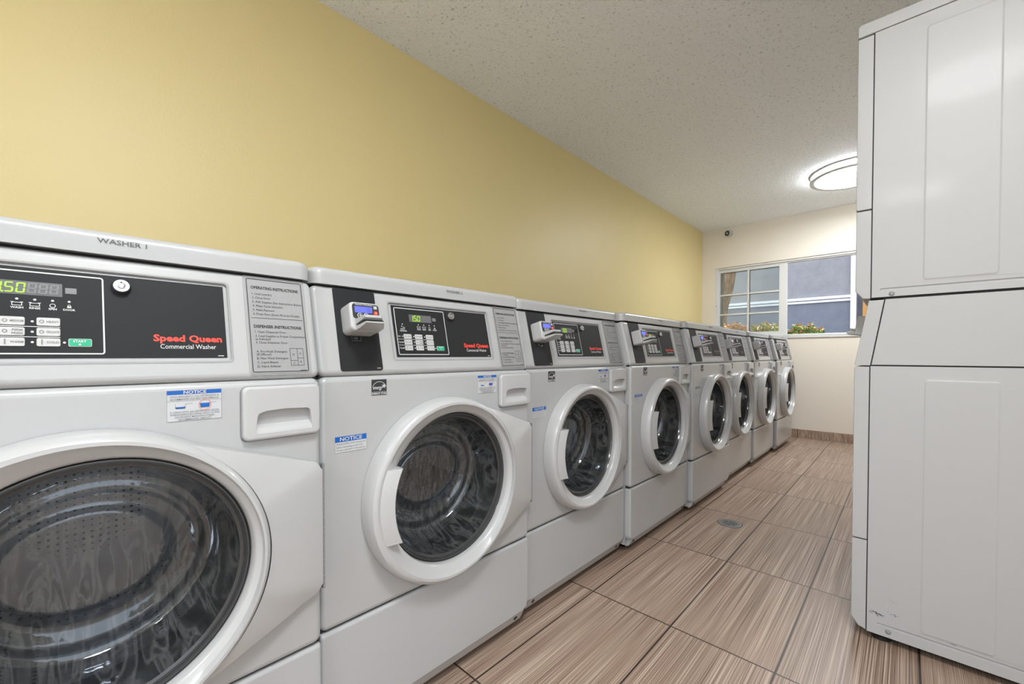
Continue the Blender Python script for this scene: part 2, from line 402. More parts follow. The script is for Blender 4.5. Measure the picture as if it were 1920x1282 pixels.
# ------------------------------------------------------------------ outside
m = MB(); m.face(FX, [(-6, YF+.13), (6, YF+.13), (6, 14), (-6, 14)], d=-.02); tag(m.build('ground_outside', SOIL, None, False), kind='structure')
m = MB(); m.face(FX, [(-6, YB-8), (6, YB-8), (6, YB-1.25), (-6, YB-1.25)], d=-.02); m.face(FX, [(XR+.12, YB-1.25), (7, YB-1.25), (7, YF+.1), (XR+.12, YF+.1)], d=-.02); tag(m.build('pavement_outside', plain('pavement', (.35, .34, .33), .9), None, False), kind='structure')
nb = empty('neighbour_building', (0, 7.5, 0), 0, 'grey and blue-grey stucco building with white bands seen through the window', 'building')
m = MB(); m.box((-6, 0, 1.87), (.192, .5, 5)); m.build('upper_wall', ST_GREY, nb, False)
m = MB(); m.box((-6, 0, 0), (.192, .5, 1.87)); m.build('lower_wall', ST_BLUE, nb, False)
m = MB(); m.slab(Fr((0, 0, 0), (1, 0, 0), (0, 0, 1)), -6, 1.872, .192, 1.918, 0, .05, 0, .004); m.slab(Fr((0, 0, 0), (1, 0, 0), (0, 0, 1)), -6, 1.822, .192, 1.862, 0, .03, 0, .004); m.build('trim_band', EXTW, nb)
m = MB(); m.slab(Fr((0, 0, 0), (1, 0, 0), (0, 0, 1)), .192, 0, .266, 5, -.3, .06, 0, .004); m.build('corner_trim', EXTW, nb)
m = MB(); m.box((.266, .1, 0), (6, .5, 5)); m.build('side_wall', ST_BLUE, nb, False)
m = MB(); m.slab(Fr((0, 7.45, 0), (1, 0, 0), (0, 0, 1)), .347, 0, .44, 2.6, -.08, 0, 0, .006); tag(m.build('wooden_post', WOODP), 'orange timber post beyond the window beside the stacked dryer', 'post')
# tree trunk
m = MB(); pts = []; rad = []
for k in range(26):
    z = 3.4*k/25; q = (z-1.35)/.78
    pts.append((-1.085+.055*q+.04*max(q, 0)**2+.01*math.sin(z*7), 5.1+.02*math.sin(z*5), z)); rad.append(.066+.038*max(q, -1)+.006*math.sin(z*11))
m.tube(pts, .1, 18, 0, rad)
tr_ = m.build('tree_trunk', BARK); tag(tr_, 'leaning brown bark tree trunk outside behind the left window panes', 'tree')
# shrubs
def shrub(x0, x1, y, ztop, label, mats, n):
    r = empty('flowering_shrub', ((x0+x1)/2, y, 0), 0, label, 'shrub', 'shrubs under the window outside')
    m = MB(); cx, hw = 0, (x1-x0)/2
    for k in range(n):
        u = random.uniform(-1, 1); vv = random.uniform(-1, 1)
        top = ztop*(1-.045*abs(u)**2)-.02+.03*math.sin(u*9+x0*7)+.02*math.sin(u*23)
        z = top-abs(random.gauss(0, .12)); p = Vector((u*hw, vv*.16, z))
        a = random.uniform(0, 2*PI); tl = random.uniform(-.6, 1.2); s_ = random.uniform(.008, .017)
        d = Vector((math.cos(a)*math.cos(tl), math.sin(a)*math.cos(tl), math.sin(tl))); e = d.cross(Vector((random.random()-.5, random.random()-.5, random.random()))).normalized()
        q = [p-d*s_*1.5, p-e*s_*.6+d*.1*s_, p+d*s_*1.6, p+e*s_*.6+d*.1*s_]
        mi = random.choices(range(len(mats)), weights=[w for _, w in mats])[0]
        if z > top-.03: mi = random.choices(range(len(mats)), weights=[w*(3 if i >= len(mats)-2 else 1) for i, (_, w) in enumerate(mats)])[0]
        m.add(q, [(0, 1, 2, 3)], mi)
    m.build('foliage', [LEAVES[i] for i, _ in mats], r, False)
    m = MB()
    for k in range(9):
        bx = random.uniform(-.3, .3)*hw; tx = random.uniform(-.9, .9)*hw; ty = random.uniform(-.12, .12)
        m.tube([(bx, 0, 0), ((bx+tx)/2, ty/2, .6), (tx, ty, ztop-.08)], .008, 5, 0, [.012, .008, .004])
    m.build('stem', BARK, r)
shrub(-1.02, -.66, 4.78, 1.345, 'orange and pink leaved shrub outside behind the left panes beside the trunk', [(1, 2), (0, 1), (2, 2), (4, 4)], 2300)
shrub(-.62, -.27, 4.78, 1.325, 'lime green shrub with pink tips outside behind the middle panes', [(0, 3), (1, 4), (4, 1), (2, 1)], 2300)
shrub(-.23, .15, 4.78, 1.295, 'dark green shrub with red tips seen through the open half of the window', [(0, 4), (3, 3), (1, 1), (2, 2)], 2300)

# ------------------------------------------------------------------ ceiling lamps
def lamp(x, y, label):
    r = empty('flush_ceiling_lamp', (x, y, H), 0, label, 'ceiling lamp', 'round flush ceiling lamps')
    fr = Fr((0, 0, 0), (1, 0, 0), (0, -1, 0)); R = .29                       # normal points down
    m = MB(); m.lathe(fr, [(R-.02, 0), (R-.02, .012), (R-.025, .050), (R-.028, .055)], 64, 1); m.lathe(fr, [(R-.028, .055), (R-.06, .060), (R-.14, .065), (0.001, .067)], 64); m.build('diffuser', [LAMPM, LAMPS], r)
    m = MB(); m.lathe(fr, [(R+.003, .0), (R+.004, .010), (R-.002, .014), (R-.015, .012), (R-.015, .0)], 64); m.build('top_ring', CHROMEL, r)
    m = MB(); m.lathe(fr, [(R-.004, .048), (R+.003, .052), (R+.002, .062), (R-.010, .066), (R-.026, .064), (R-.032, .060), (R-.030, .050), (R-.004, .048)], 64); m.build('bottom_ring', CHROMEL, r)
    for k in range(3):
        a = math.radians(250+120*k); m = MB(); c = Vector((math.cos(a)*(R-.004), -math.sin(a)*(R-.004), 0)); t_ = Vector((-math.sin(a), -math.cos(a), 0))
        m.tube([c+Vector((0, 0, -.002)), c+Vector((0, 0, -.056))], .0035, 8); m.build('strap', CHROMEL, r)
    return r
lamp(.52, 3.18, 'lit round flush ceiling lamp with nickel rings near the far wall')
lamp(.90, -3.30, 'lit round flush ceiling lamp nearest the rear doorway')
lamp(1.12, -1.25, 'added unseen round flush ceiling lamp above the camera, lit to even out the room')  # added lamp, unseen, placed to fill the near half with light

# dome security camera on the far wall
r = empty('security_camera', (-.728, YF, 2.408), 0, 'small white round security camera with black lens high on far wall', 'camera')
fr = Fr((0, 0, 0), (1, 0, 0), (0, 0, 1))
m = MB(); m.lathe(fr, [(.043, 0), (.043, .010), (.038, .014), (.030, .015), (.0, .015)], 32); m.build('mounting_base', STICK, r)
fr2 = Fr((0, -.013, 0), (1, -.25, 0), (0, -.15, 1))
m = MB(); m.lathe(fr2, [(.034, -.01), (.036, .015), (.034, .03), (.029, .034)], 32); m.build('housing', STICK, r)
m = MB(); m.lathe(fr2, [(.029, .034), (.028, .030), (.016, .029), (.015, .033), (.0, .035)], 32); m.build('lens', INK, r)
m = MB(); m.lathe(fr2, [(.013, .0335), (.012, .036), (.006, .037), (.0, .037)], 24); m.build('lens_ring', CHROMEL, r)
for sx in (-1, 1):
    m = MB(); m.lathe(Fr((sx*.040, -.0145, -.022), (1, 0, 0), (0, 0, 1)), [(.0035, 0), (.0035, .002), (0, .002)], 8); m.build('screw', INK, r)

# floor drain
r = empty('floor_drain', (.184, 1.074, 0), 0, 'round metal floor drain grate set in the tile', 'drain')
m = MB(); m.lathe(FX, [(.058, .0), (.058, .0012), (.045, .002), (.045, .0012), (.041, .0012), (.041, .002), (.034, .002), (.034, .0008)], 48)
for rr in (.028, .017, .006): m.lathe(FX, [(rr+.0025, .0008), (rr+.0025, .0022), (rr-.0025, .0022), (rr-.0025, .0008)], 32)
for k in range(6):
    a = PI*k/3; m.slab(Fr((0, 0, 0), (math.cos(a), math.sin(a), 0), (-math.sin(a), math.cos(a), 0)), .006, -.0018, .046, .0018, .0005, .0021)
m.build('grate', DRAINM, r)
m = MB(); m.lathe(FX, [(.061, .0003), (0, .0003)], 48); m.build('drain_hole', INK, r, False)

# ------------------------------------------------------------------ washers
TILT = math.radians(13.2)
FB = Fr((0, 0, 0), (0, 1, 0), (0, 0, 1))                                     # front of body, normal +x
FC = Fr((-.001, 0, .8695), (0, 1, 0), (-math.sin(TILT), 0, math.cos(TILT)))   # tilted console face
DZ, DR = .5575, .2435
FD = Fr((0, 0, DZ), (0, 1, 0), (0, 0, 1))
HW = .3425

def seg7(mb, fr, x, y, w, h, ch, m, d=.0012, slant=.10, th=.17):
    S = {'0': 'abcdef', '1': 'bc', '5': 'acdfg', '8': 'abcdefg'}[ch]; t_ = w*th*1.25; g = t_*.12
    def P(px, py): return fr(x+px+slant*py, y+py, d)
    def hor(yy): return [(g+t_*.3, yy), (g+t_*.8, yy+t_/2), (w-g-t_*.8, yy+t_/2), (w-g-t_*.3, yy), (w-g-t_*.8, yy-t_/2), (g+t_*.8, yy-t_/2)][::-1]
    def ver(xx, y0, y1): return [(xx, y0+g), (xx+t_/2, y0+g+t_*.5), (xx+t_/2, y1-g-t_*.5), (xx, y1-g), (xx-t_/2, y1-g-t_*.5), (xx-t_/2, y0+g+t_*.5)]
    D = {'a': hor(h-t_/2), 'g': hor(h/2), 'd': hor(t_/2), 'b': ver(w-t_/2, h/2, h), 'c': ver(w-t_/2, 0, h/2), 'f': ver(t_/2, h/2, h), 'e': ver(t_/2, 0, h/2)}
    for c in S: mb.add([P(*q) for q in D[c]], [tuple(range(6))], m)

def base_rect(i, z0=.064, z1=.3035, c=.026):
    x0, x1, a, b = -HW+i, HW-i, z0+i, z1-i; r = max(.006-i*.3, .002)
    return [(x1, a+c), (x1, b-r), (x1-r*.3, b-r*.3), (x1-r, b), (x0+r, b), (x0+r*.3, b-r*.3), (x0, b-r), (x0, a+c), (x0+c*.25, a+c*.3), (x0+c, a), (x1-c, a), (x1-c*.25, a+c*.3)]

def make_washer(near=True, first=False):
    "first: the near machine; near: coloured print, else greyed print of the far machines"
    red, pale, blue = (RED, PALE, BLUE) if near else (GREYRED, GREYPALE, GREYBLUE)
    root = empty('front_load_washer')
    # cabinet shell (open front)
    m = MB(); x0, x1 = -.745, -.029; w = .008; HC = HW-.001; z0, z1 = .03, 1.07
    m.box((x0, -HC, z0), (x0+w, HC, z1)); m.box((x0, -HC, z0), (x1, -HC+w, .865)); m.box((x0, HC-w, z0), (x1, HC, .865)); m.box((x0, -HC, z0), (x1, HC, z0+w))
    m.box((x0+w, -HC+.0005, .857), (-.031, HC-.0005, .8645))
    m.build('cabinet', WHITE, root)
    # upper front panel with the door hole
    m = MB(); m.plate(FB, lambda i: rrect(-HW+i, .3075+i, HW-i, .8665-i, max(.016-i, .002), 4), -.03, 0, .0125, 5, holes=[circ(.006, DZ, .213, 48)], hd=-.03)
    m.build('front_panel', WHITE, root)
    for bx in (((-.035, -HW+.004, .300), (-.012, HW-.004, .311)), ((-.035, -HW+.004, .862), (-.014, HW-.004, .872)), ((-.6, -HW+.012, 1.069), (-.062, HW-.012, 1.079))):
        m = MB(); m.box(*bx); m.build('seam_shade_strip', GAP, root, False)  # dark strips behind the seams, standing in for their shade
    # base panel
    m = MB(); m.plate(FB, base_rect, -.028, 0, .008, 3)
    prof = [(-.0035, .068), (-.021, .031), (-.06, .031), (-.06, .068)]
    m.loops([[(x, y, z) for x, z in prof] for y in (HW-.020, -HW+.020)], 0, True, True, True)
    m.build('base_panel', WHITEB, root)
    for sy in (-1, 1):
        fr = Fr((-.0125, sy*.290, .0485), (0, 1, 0), (.427, 0, .904))
        m = MB(); m.lathe(fr, [(.0075, -.002), (.0075, .0012), (.005, .002), (0, .002)], 14); m.build('bolt', INK, root)
    for sx in (-.06, -.69):
        for sy in (-1, 1):
            m = MB(); m.lathe(Fr((sx-.05*(sx > -.1), sy*.26, 0), (1, 0, 0), (0, 1, 0)), [(.024, 0), (.024, .010), (.018, .016), (.008, .018), (.008, .034)], 20); m.build('foot', RUBBER, root)
    # lid
    m = MB(); m.plate(Fr((0, 0, 1.0755), (1, 0, 0), (0, 1, 0)), lambda i: rrect(-.745+i, -HW+i, -.042-i*.9, HW-i, max(.026-i, .006), 6), 0, .0385, .015, 5)
    m.build('lid', WHITE, root)
    # console
    m = MB(); S1 = .2095
    rec = rrect(-.155, .0345, .187, .1835, .006, 4)
    m.plate(FC, lambda i: rrect(-HW+i, 0+i, HW-i, S1-i, max(.015-i, .002), 5), -.03, 0, .011, 4, holes=[rec], hd=-.006)
    rec2 = rrect(-.1515, .038, .1835, .180, .005, 4)
    m.loops([[FC(x, y, -.006) for x, y in rec], [FC(x, y, -.0042) for x, y in rec2]], 0); m.face(FC, rec2, d=-.0042)
    P = [FC(0, .002, -.028), FC(0, S1-.002, -.028)]
    prof = [(P[0].x, P[0].z), (P[1].x, P[1].z), (-.40, 1.073), (-.40, .870)]
    m.loops([[(x, y, z) for x, z in prof] for y in (-HW+.001, HW-.001)][::-1], 0, True, True, True)
    m.outline(FC, -.158, .0315, .190, .1865, .0026, .0004, .007, 1)
    m.build('console', [WHITE, SILVER], root)
    # control overlay
    fc = Fr(FC(0, 0, -.004), FC.r, FC.u)
    m = MB(); m.slab(fc, -.1455, .042, .1805, .1785, 0, .0012, .001)
    d = .0018
    m.outline(fc, -.1395, .0475, .0195, .1730, .0020, d, .004, 1)
    m.text(fc, 'Speed Queen', .0775, .0708, .0160, 2, width=.096, bold=.035, d=d)
    m.text(fc, 'Commercial Washer', .086, .0578, .0115, 3, width=.078, bold=.005, d=d)
    m.box(*(fc(.166, .0445, d), fc(.175, .0460, d+.0001)), 3)
    # indicator row
    for k, (xx, wd) in enumerate(((-.0700, 'WASH'), (-.0530, 'RINSE'), (-.0355, 'SPIN'), (-.0185, 'DOOR'))):
        m.face(fc, circ(xx, .1295, .0016, 10), d=d, m=1)
        if k < 2: m.outline(fc, xx-.005, .1195, xx+.005, .1245, .0008, d, .0005, 1); m.face(fc, [(xx-.006, .1245), (xx-.003, .1245), (xx-.003, .1252), (xx-.006, .1252)], d=d, m=1); m.face(fc, [(xx+.003, .1245), (xx+.006, .1245), (xx+.006, .1252), (xx+.003, .1252)], d=d, m=1)
        elif k == 2: m.loops([[fc(x, y, d) for x, y in circ(xx, .1218, .0032, 16)], [fc(x, y, d) for x, y in circ(xx, .1218, .0024, 16)]], 1)
        else: m.outline(fc, xx-.0022, .1195, xx+.0022, .1225, .0022, d, .0003, 1); m.loops([[fc(x, y, d) for x, y in circ(xx, .1232, .0017, 12)], [fc(x, y, d) for x, y in circ(xx, .1232, .0010, 12)]], 1)
        m.text(fc, wd, xx, .1152, .0042, 1, 'CENTER', bold=.03, d=d)
    m.face(fc, circ(-.1190, .1290, .0016, 10), d=d, m=1)
    m.face(fc, [(-.1235, .121), (-.1195, .1235), (-.1215, .125)], d=d, m=1); m.text(fc, 'TO', -.1160, .1185, .0045, 1, 'CENTER', bold=.03, d=d)
    m.text(fc, 'READY', -.1190, .1145, .0042, 1, 'CENTER', bold=.03, d=d); m.text(fc, 'DISPENSER', -.1180, .1095, .0042, 1, 'CENTER', bold=.03, d=d)
    rows = (.0965, .0810, .0655)
    for y, wd in zip(rows, ('Soil', 'Cycle', 'Temp')): m.text(fc, wd, -.1355, y-.0015, .0048, 1, bold=.02, d=d)
    for y in (.08875, .07325): m.face(fc, [(-.1365, y-.0005), (-.028, y-.0005), (-.028, y+.0005), (-.1365, y+.0005)], d=d, m=1)
    for xx in (-.1230, -.0895, -.0555):
        for y in rows: m.face(fc, circ(xx, y, .0016, 10), d=d, m=1)
    m.face(fc, circ(-.0240, rows[2], .0016, 10), d=d, m=1)
    ov = m.build('control_panel', [DARK, pale if near else PALE, red, pale], root, False)
    words = (('LIGHT', 'MEDIUM', 'HEAVY'), ('NORMAL', 'PERM PRESS', 'DELICATE'), ('HOT', 'WARM', 'COLD'))
    for rI, y in enumerate(rows):
        for cI, xx in enumerate((-.1195, -.0860, -.0515)):
            k = MB(); k.slab(fc, xx, y-.0062, xx+.0235, y+.0062, .001, .0026, .0022, .0006)
            a, b = (words[rI][cI]+' ').split(' ')[:2]
            if b: k.text(fc, a, xx+.0165, y+.0006, .0043, 1, 'CENTER', d=.0030, bold=.02); k.text(fc, b, xx+.0165, y-.0042, .0043, 1, 'CENTER', d=.0030, bold=.02)
            else: k.text(fc, a, xx+.0160, y-.0015, .0044, 1, 'CENTER', d=.0030, bold=.02, width=.0125)
            if rI == 2: k.face(fc, [(xx+.0045, y-.004), (xx+.0060, y-.004), (xx+.0060, y+.004), (xx+.0045, y+.004)], d=.0030, m=1)
            else: k.loops([[fc(x, yy, .003) for x, yy in circ(xx+.005, y, .0026, 10)], [fc(x, yy, .003) for x, yy in circ(xx+.005, y, .0016, 10)]], 1)
            k.build('selection_key', [KEYW, GREYINK], ov)
    k = MB(); k.slab(fc, -.0200, rows[2]-.0062, .0050, rows[2]+.0062, .001, .0026, .0022, .0006, 2); k.slab(fc, -.0193, rows[2]-.0055, .0043, rows[2]+.0055, .0026, .0028, .002, 0, 0)
    k.text(fc, 'START', -.008, rows[2]+.0004, .0048, 1, 'CENTER', d=.0032, bold=.02); k.face(fc, circ(-.008, rows[2]-.0028, .0014, 10), d=.0032, m=1)
    k.build('start_key', [GREEN if near else KEYW, PALE, PALE], ov)
    # display
    k = MB(); k.slab(fc, -.0960, .1365, -.0255, .1570, .001, .0015, .0008)
    k.slab(fc, -.0225, .1425, -.0105, .1515, .001, .0014, .0004, 0, 1)
    dw = .0088
    for i, ch in enumerate('150888'):
        seg7(k, fc, -.0935+i*.0109, .1388, dw, .0155, ch, 2 if (i < 3 and near) else 1, .0021)
    if near: k.face(fc, circ(-.0835, .1395, .0012, 8), d=.0021, m=2)
    k.build('price_display', [DISP, DISPSEG, LIT], ov, False)
    # lock
    k = MB(); fl = Fr(fc(.0400, .1595, .001), fc.r, fc.u)
    k.lathe(fl, [(.0125, 0), (.0125, .003), (.0115, .0045)], 28, 1); k.lathe(fl, [(.0113, .0045), (.0110, .009), (.0098, .0105), (.0058, .0105), (.0055, .0085), (.0046, .0085), (.0046, .0112), (.0036, .0118), (.0, .0118)], 28, 0)
    k.slab(Fr(fl(0, 0, .0), fl.r, fl.u), -.001, .0035, .001, .0062, .0085, .0119, 0, 0, 1)
    k.build('lock', [CHROME, INK], ov)
    # instruction label
    m = MB(); m.slab(FC, .216, .0095, .3230, .2035, -.001, .0008, .003, 0); m.outline(FC, .2185, .0120, .3205, .2010, .0014, .0014, .003, 1)
    m.outline(FC, .213, .0065, .326, .2062, .0016, .0004, .005, 2)
    d = .0014
    m.text(FC, 'OPERATING INSTRUCTIONS', .2260, .1800, .0082, 1, width=.087, bold=.03, d=d)
    L = ['1. Load Laundry', '2. Close Door', '3. Add Supplies (See Instructions Below)', '4. Make Cycle Selection', '5. Make Payment', '6. Press Start (Door Must be Closed)']
    for i, tx in enumerate(L): m.text(FC, tx, .2270, .1680-i*.0083, .0062, 1, sx=.90, d=d)
    m.face(FC, [(.2225, .1200), (.3165, .1200), (.3165, .1207), (.2225, .1207)], d=d, m=1)
    m.text(FC, 'DISPENSER INSTRUCTIONS', .2260, .1005, .0082, 1, width=.087, bold=.03, d=d)
    for tx, y in (('1. Open Dispenser Door', .0905), ('2. Load Supplies in Proper Compartment', .0820), ('    as Indicated', .0758), ('3. Close Dispenser Door', .0690),
                  ('A. Pre-Wash Detergent', .0510), ('    (If Offered)', .0450), ('B. Main Wash Detergent', .0375), ('C. Liquid Bleach', .0295), ('D. Fabric Softener', .0215)):
        m.text(FC, tx, .2275, y, .0062, 1, sx=.90, d=d)
    m.outline(FC, .2870, .0245, .3125, .0600, .0007, d, .0003, 1)
    m.face(FC, [(.3005, .0245), (.3012, .0245), (.3012, .0600), (.3005, .0600)], d=d, m=1)
    m.face(FC, [(.2870, .0345), (.3005, .0345), (.3005, .0352), (.2870, .0352)], d=d, m=1); m.face(FC, [(.3005, .0395), (.3125, .0395), (.3125, .0402), (.3005, .0402)], d=d, m=1)
    for tx, x, y in (('A', .3067, .0475), ('B', .3067, .0300), ('C', .2938, .0275), ('D', .2938, .0450)): m.text(FC, tx, x, y, .0055, 1, 'CENTER', d=d)
    m.box(*(FC(.304, .0140, d), FC(.316, .0148, d+.0001)), 1)
    m.build('instruction_label', [SILVER, INK, SILVER], root, False)
    # card-reader plate and reader
    m = MB(); m.slab(FC, -.2940, .0085, -.1905, .2060, -.001, .0012, .006)
    m.box(*(FC(-.206, .0135, .0018), FC(-.196, .0148, .0019)), 1); pl = m.build('reader_plate', [DARK, PALE], root, False)
    rd = MB(); a, b, c0, c1 = -.280, -.205, .092, .160
    rd.plate(FC, lambda i: rrect(a+i, c0+i, b-i, c1-i, max(.011-i*.4, .004), 5), .001, .046, .006, 4)
    # jaws of the card slot
    J = lambda s0, s1, d0, d1, sh: rd.loops([[FC(a+.010+q*sh, s, dd) for q, s in ((0, s0), (1, s0), (1, s1), (0, s1))] for dd, sh, s0, s1 in ((d0, .060, s0, s1), ((d0+d1)/2, .058, s0+.001, s1-.001), (d1-.006, .045, s0+.003, s1-.002), (d1, .040, s0+.004, s1-.003))], 0, True, True, True)
    J(.0925, .1025, .03, .095, .06); J(.1060, .1185, .03, .090, .06)
    rd.slab(FC, a+.014, .1005, b-.014, .108, .03, .078, 0, 0, 2)
    rdo = rd.build('card_reader', [STEEL2, INK, INK], root)
    fr = Fr(FC(0, 0, .046), FC.r, FC.u)
    k = MB(); k.slab(fr, a+.006, .1205, b-.005, c1-.005, 0, .0012, .006); k.text(fr, 'Heartland WaveRider', a+.013, c1-.0085, .0036, 1, width=.043, d=.0018, bold=.02); kf = k.build('reader_face', [INK, PALE], rdo, False)
    k = MB(); k.slab(fr, a+.011, .134, b-.022, c1-.0115, .001, .002, .001); k.text(fr, '0', b-.031, .1375, .010, 1, 'CENTER', d=.0026); k.outline(fr, b-.0345, .136, b-.0275, .1465, .0006, .0026, .0006, 1)
    k.build('screen', [LCD, LCDINK], rdo, False)
    k = MB(); k.slab(fr, b-.0185, .143, b-.0095, .152, .001, .003, .001, .0006); k.face(fr, circ(b-.014, .1475, .0025, 10), d=.0033, m=1); k.build('reader_button', [SILVER, PALE], rdo)
    k = MB(); k.slab(fr, b-.0185, .130, b-.0095, .139, .001, .003, .001, .0006); k.face(fr, circ(b-.014, .1345, .0022, 10), d=.0033, m=1); k.build('reader_button', [RED, REDLED], rdo)
    for xx, pm in ((a+.022, 1), (a+.037, 0)):
        k = MB(); k.lathe(Fr(fr(xx, .127, 0), fr.r, fr.u), [(.0062, .0), (.0062, .0022), (.0050, .0024)], 20); k.lathe(Fr(fr(xx, .127, 0), fr.r, fr.u), [(.0050, .0024), (0, .0024)], 20, 1)
        k.face(fr, [(xx-.003, .1263), (xx+.003, .1263), (xx+.003, .1277), (xx-.003, .1277)], d=.0030, m=0)
        if pm: k.face(fr, [(xx-.0007, .124), (xx+.0007, .124), (xx+.0007, .130), (xx-.0007, .130)], d=.0031, m=0)
        k.build('round_key', [PALE, INK], rdo)
    k = MB(); k.tube([FC(a+.018, c0, .004), FC(a+.018, .079, .006), FC(a+.040, .079, .006), FC(a+.040, c0, .004)], .0012, 6); k.face(FC, [(a+.024, .083), (a+.034, .083), (a+.034, .089), (a+.024, .089)], d=.002, m=0)
    k.build('bracket', CLEARP, rdo)
    # stickers
    m = MB(); a, b, c, e = -.2225, -.1835, .8190, .8565
    m.slab(FB, a, c, b, e, 0, .0007); d = .0012
    cx, cy = (a+b)/2, .8335; oo = [(cx+.0185*math.cos(math.radians(q)), cy+.0185*math.sin(math.radians(q))) for q in range(15, 166, 10)]; ii = [(cx+.0173*math.cos(math.radians(q)), cy+.0173*math.sin(math.radians(q))) for q in range(15, 166, 10)]
    m.loops([[FB(x, y, d) for x, y in oo], [FB(x, y, d) for x, y in ii]], 1, False)
    m.text(FB, 'energy', a+.003, .8335, .0125, 1, width=.024, slant=.3, bold=.02, d=d)
    sp = [(cx+.012+(.0065 if k % 2 == 0 else .0026)*math.cos(math.radians(80+36*k)), .8405+(.0065 if k % 2 == 0 else .0026)*math.sin(math.radians(80+36*k))) for k in range(10)]
    m.add([FB(cx+.012, .8405, d)]+[FB(x, y, d) for x, y in sp], [(0, i+1, (i+1) % 10+1) for i in range(10)], 1)
    m.outline(FB, a+.0005, .8268, b-.0005, .8274, .0004, d, .0001, 1); m.text(FB, 'ENERGY STAR', cx, .8208, .0068, 1, 'CENTER', width=.038, bold=.03, d=d)
    m.build('energy_sticker', [INK, STICK], root, False)
    m = MB(); a, b, c, e = (-.310, -.236, .697, .733); m.slab(FB, a, c, b, e, 0, .0006); m.slab(FB, a, e-.0125, b, e, .0006, .0009, 0, 0, 1); d = .0014
    m.text(FB, 'NOTICE', (a+b)/2, e-.0102, .0118, 3, 'CENTER', width=.052, bold=.02, d=d)
    for i, tx in enumerate(('DOOR LOCK LIGHT must go out', 'before attempting to open door.', 'To open: push door in then pull out.')): m.text(FB, tx, a+.003, e-.0188-i*.0066, .0056, 2, width=.068-.004*(i == 1), d=d)
    m.outline(FB, a, c, b, e, .0004, .0010, .0003, 2); m.build('notice_sticker', [STICK, blue, GREYINK, STICK], root, False)
    ox = .091 if first else .1125
    m = MB(); a, b, c, e = ox, ox+.0765, .802, .8545; m.slab(FB, a, c, b, e, 0, .0006); m.slab(FB, a, e-.0072, b, e, .0006, .0009, 0, 0, 1)
    m.text(FB, 'NOTICE', (a+b)/2, e-.0062, .0074, 3, 'CENTER', width=.032, bold=.03, d=d)
    cx = (a+b)/2
    for i, tx in enumerate(('HIGH EFFICIENCY (he) DETERGENT IS', 'RECOMMENDED FOR BEST PERFORMANCE')): m.text(FB, tx, cx, e-.0122-i*.0045, .0042, 2, 'CENTER', width=.068, bold=.01, d=d)
    for i, tx in enumerate(('IF USING NON (he) DETERGENT AVOID', 'OVERSUDSING BY USING ONLY 1/2 THE', 'DETERGENT MANUFACTURERS', 'RECOMMENDED AMOUNT')): m.text(FB, tx, cx, c+.0142-i*.0043, .0041, 2, 'CENTER', width=(.069, .069, .055, .046)[i], bold=.01, d=d)
    m.face(FB, [(a, e-.0185), (b, e-.0185), (b, e-.0181), (a, e-.0181)], d=d, m=2)
    def cup(x, fill):
        y = c+.0215; m.face(FB, [(x-.006, y), (x+.006, y), (x+.007, y+.0028+fill), (x-.007, y+.0028+fill)], d=d, m=1)
        for q in ([(x-.006, y), (x-.0055, y), (x-.0070, y+.008), (x-.0075, y+.008)], [(x+.0055, y), (x+.006, y), (x+.0075, y+.008), (x+.0070, y+.008)], [(x+.007, y+.0076), (x+.017, y+.0082), (x+.017, y+.0087), (x+.007, y+.0081)], [(x-.006, y), (x+.006, y), (x+.006, y+.0004), (x-.006, y+.0004)]): m.face(FB, q, d=d, m=2)
    cup(a+.018, 0); cup(a+.052, .0045)
    m.loops([[FB(x, y, d+.0002) for x, y in circ(a+.052, c+.026, .0092, 20)], [FB(x, y, d+.0002) for x, y in circ(a+.052, c+.026, .0087, 20)]], 4)
    m.outline(FB, a, c, b, e, .0004, .0010, .0003, 2); m.build('notice_sticker', [STICK, blue, GREYINK, STICK, red], root, False)
    # detergent drawer with scooped grip
    m = MB(); y0, y1, z0, z1 = .198, .337, .754, .8555
    hole = [(.3195, .7665), (.3210, .771), (.3165, .8045), (.311, .8085), (.271, .8105), (.236, .8085), (.2245, .8045), (.2215, .799), (.2185, .771), (.2200, .7665)]
    m.plate(FB, lambda i: rrect(y0+i, z0+i, y1-i, z1-i, max(.011-i*.5, .004), 5), 0, .013, .005, 3, holes=[hole], hd=-.012)
    R_ = []
    for k in range(9):
        q = k/8; z = .812-q*.047; dep = -.010+.0225*(1-math.cos(PI*max(0, (q-.30)/.70)))/2
        R_.append([FB(.214, z, dep), FB(.325, z, dep)])
    m.loops(R_, 0, False)
    m.build('detergent_drawer', WHITE2, root)
    m = MB(); m.outline(FB, y0-.0022, z0-.0026, y1+.0012, z1+.0006, .004, .0006, .012); m.build('drawer_gap', GREYINK, root, False)
    # door: ring, hinge wing
    dr = MB()
    # the outer wall is centred a little left of the glass, so each section has its own centre
    ringp = [(DR+.001, .001, -.006), (DR+.0005, .022, -.006), (DR-.002, .036, -.006), (DR-.006, .0435, -.006), (DR-.012, .0475, -.005), (DR-.018, .0475, -.003), (.2155, .0365, .006), (.206, .0310, .008), (.2025, .027, .009), (.2005, .018, .009), (.2005, .004, .009)]
    L = []
    for rr, dd, oy in ringp: L.append([FD(oy+rr*math.cos(2*PI*i/96), rr*math.sin(2*PI*i/96), dd) for i in range(96)])
    dr.loops(L)
    hx, hz = .3405, .132; a_t = math.atan2(hz, hx)+math.acos((DR-.006)/math.hypot(hx, hz)); N = 44; RI = DR-.008
    L0, L1, L2, L3 = [], [], [], []
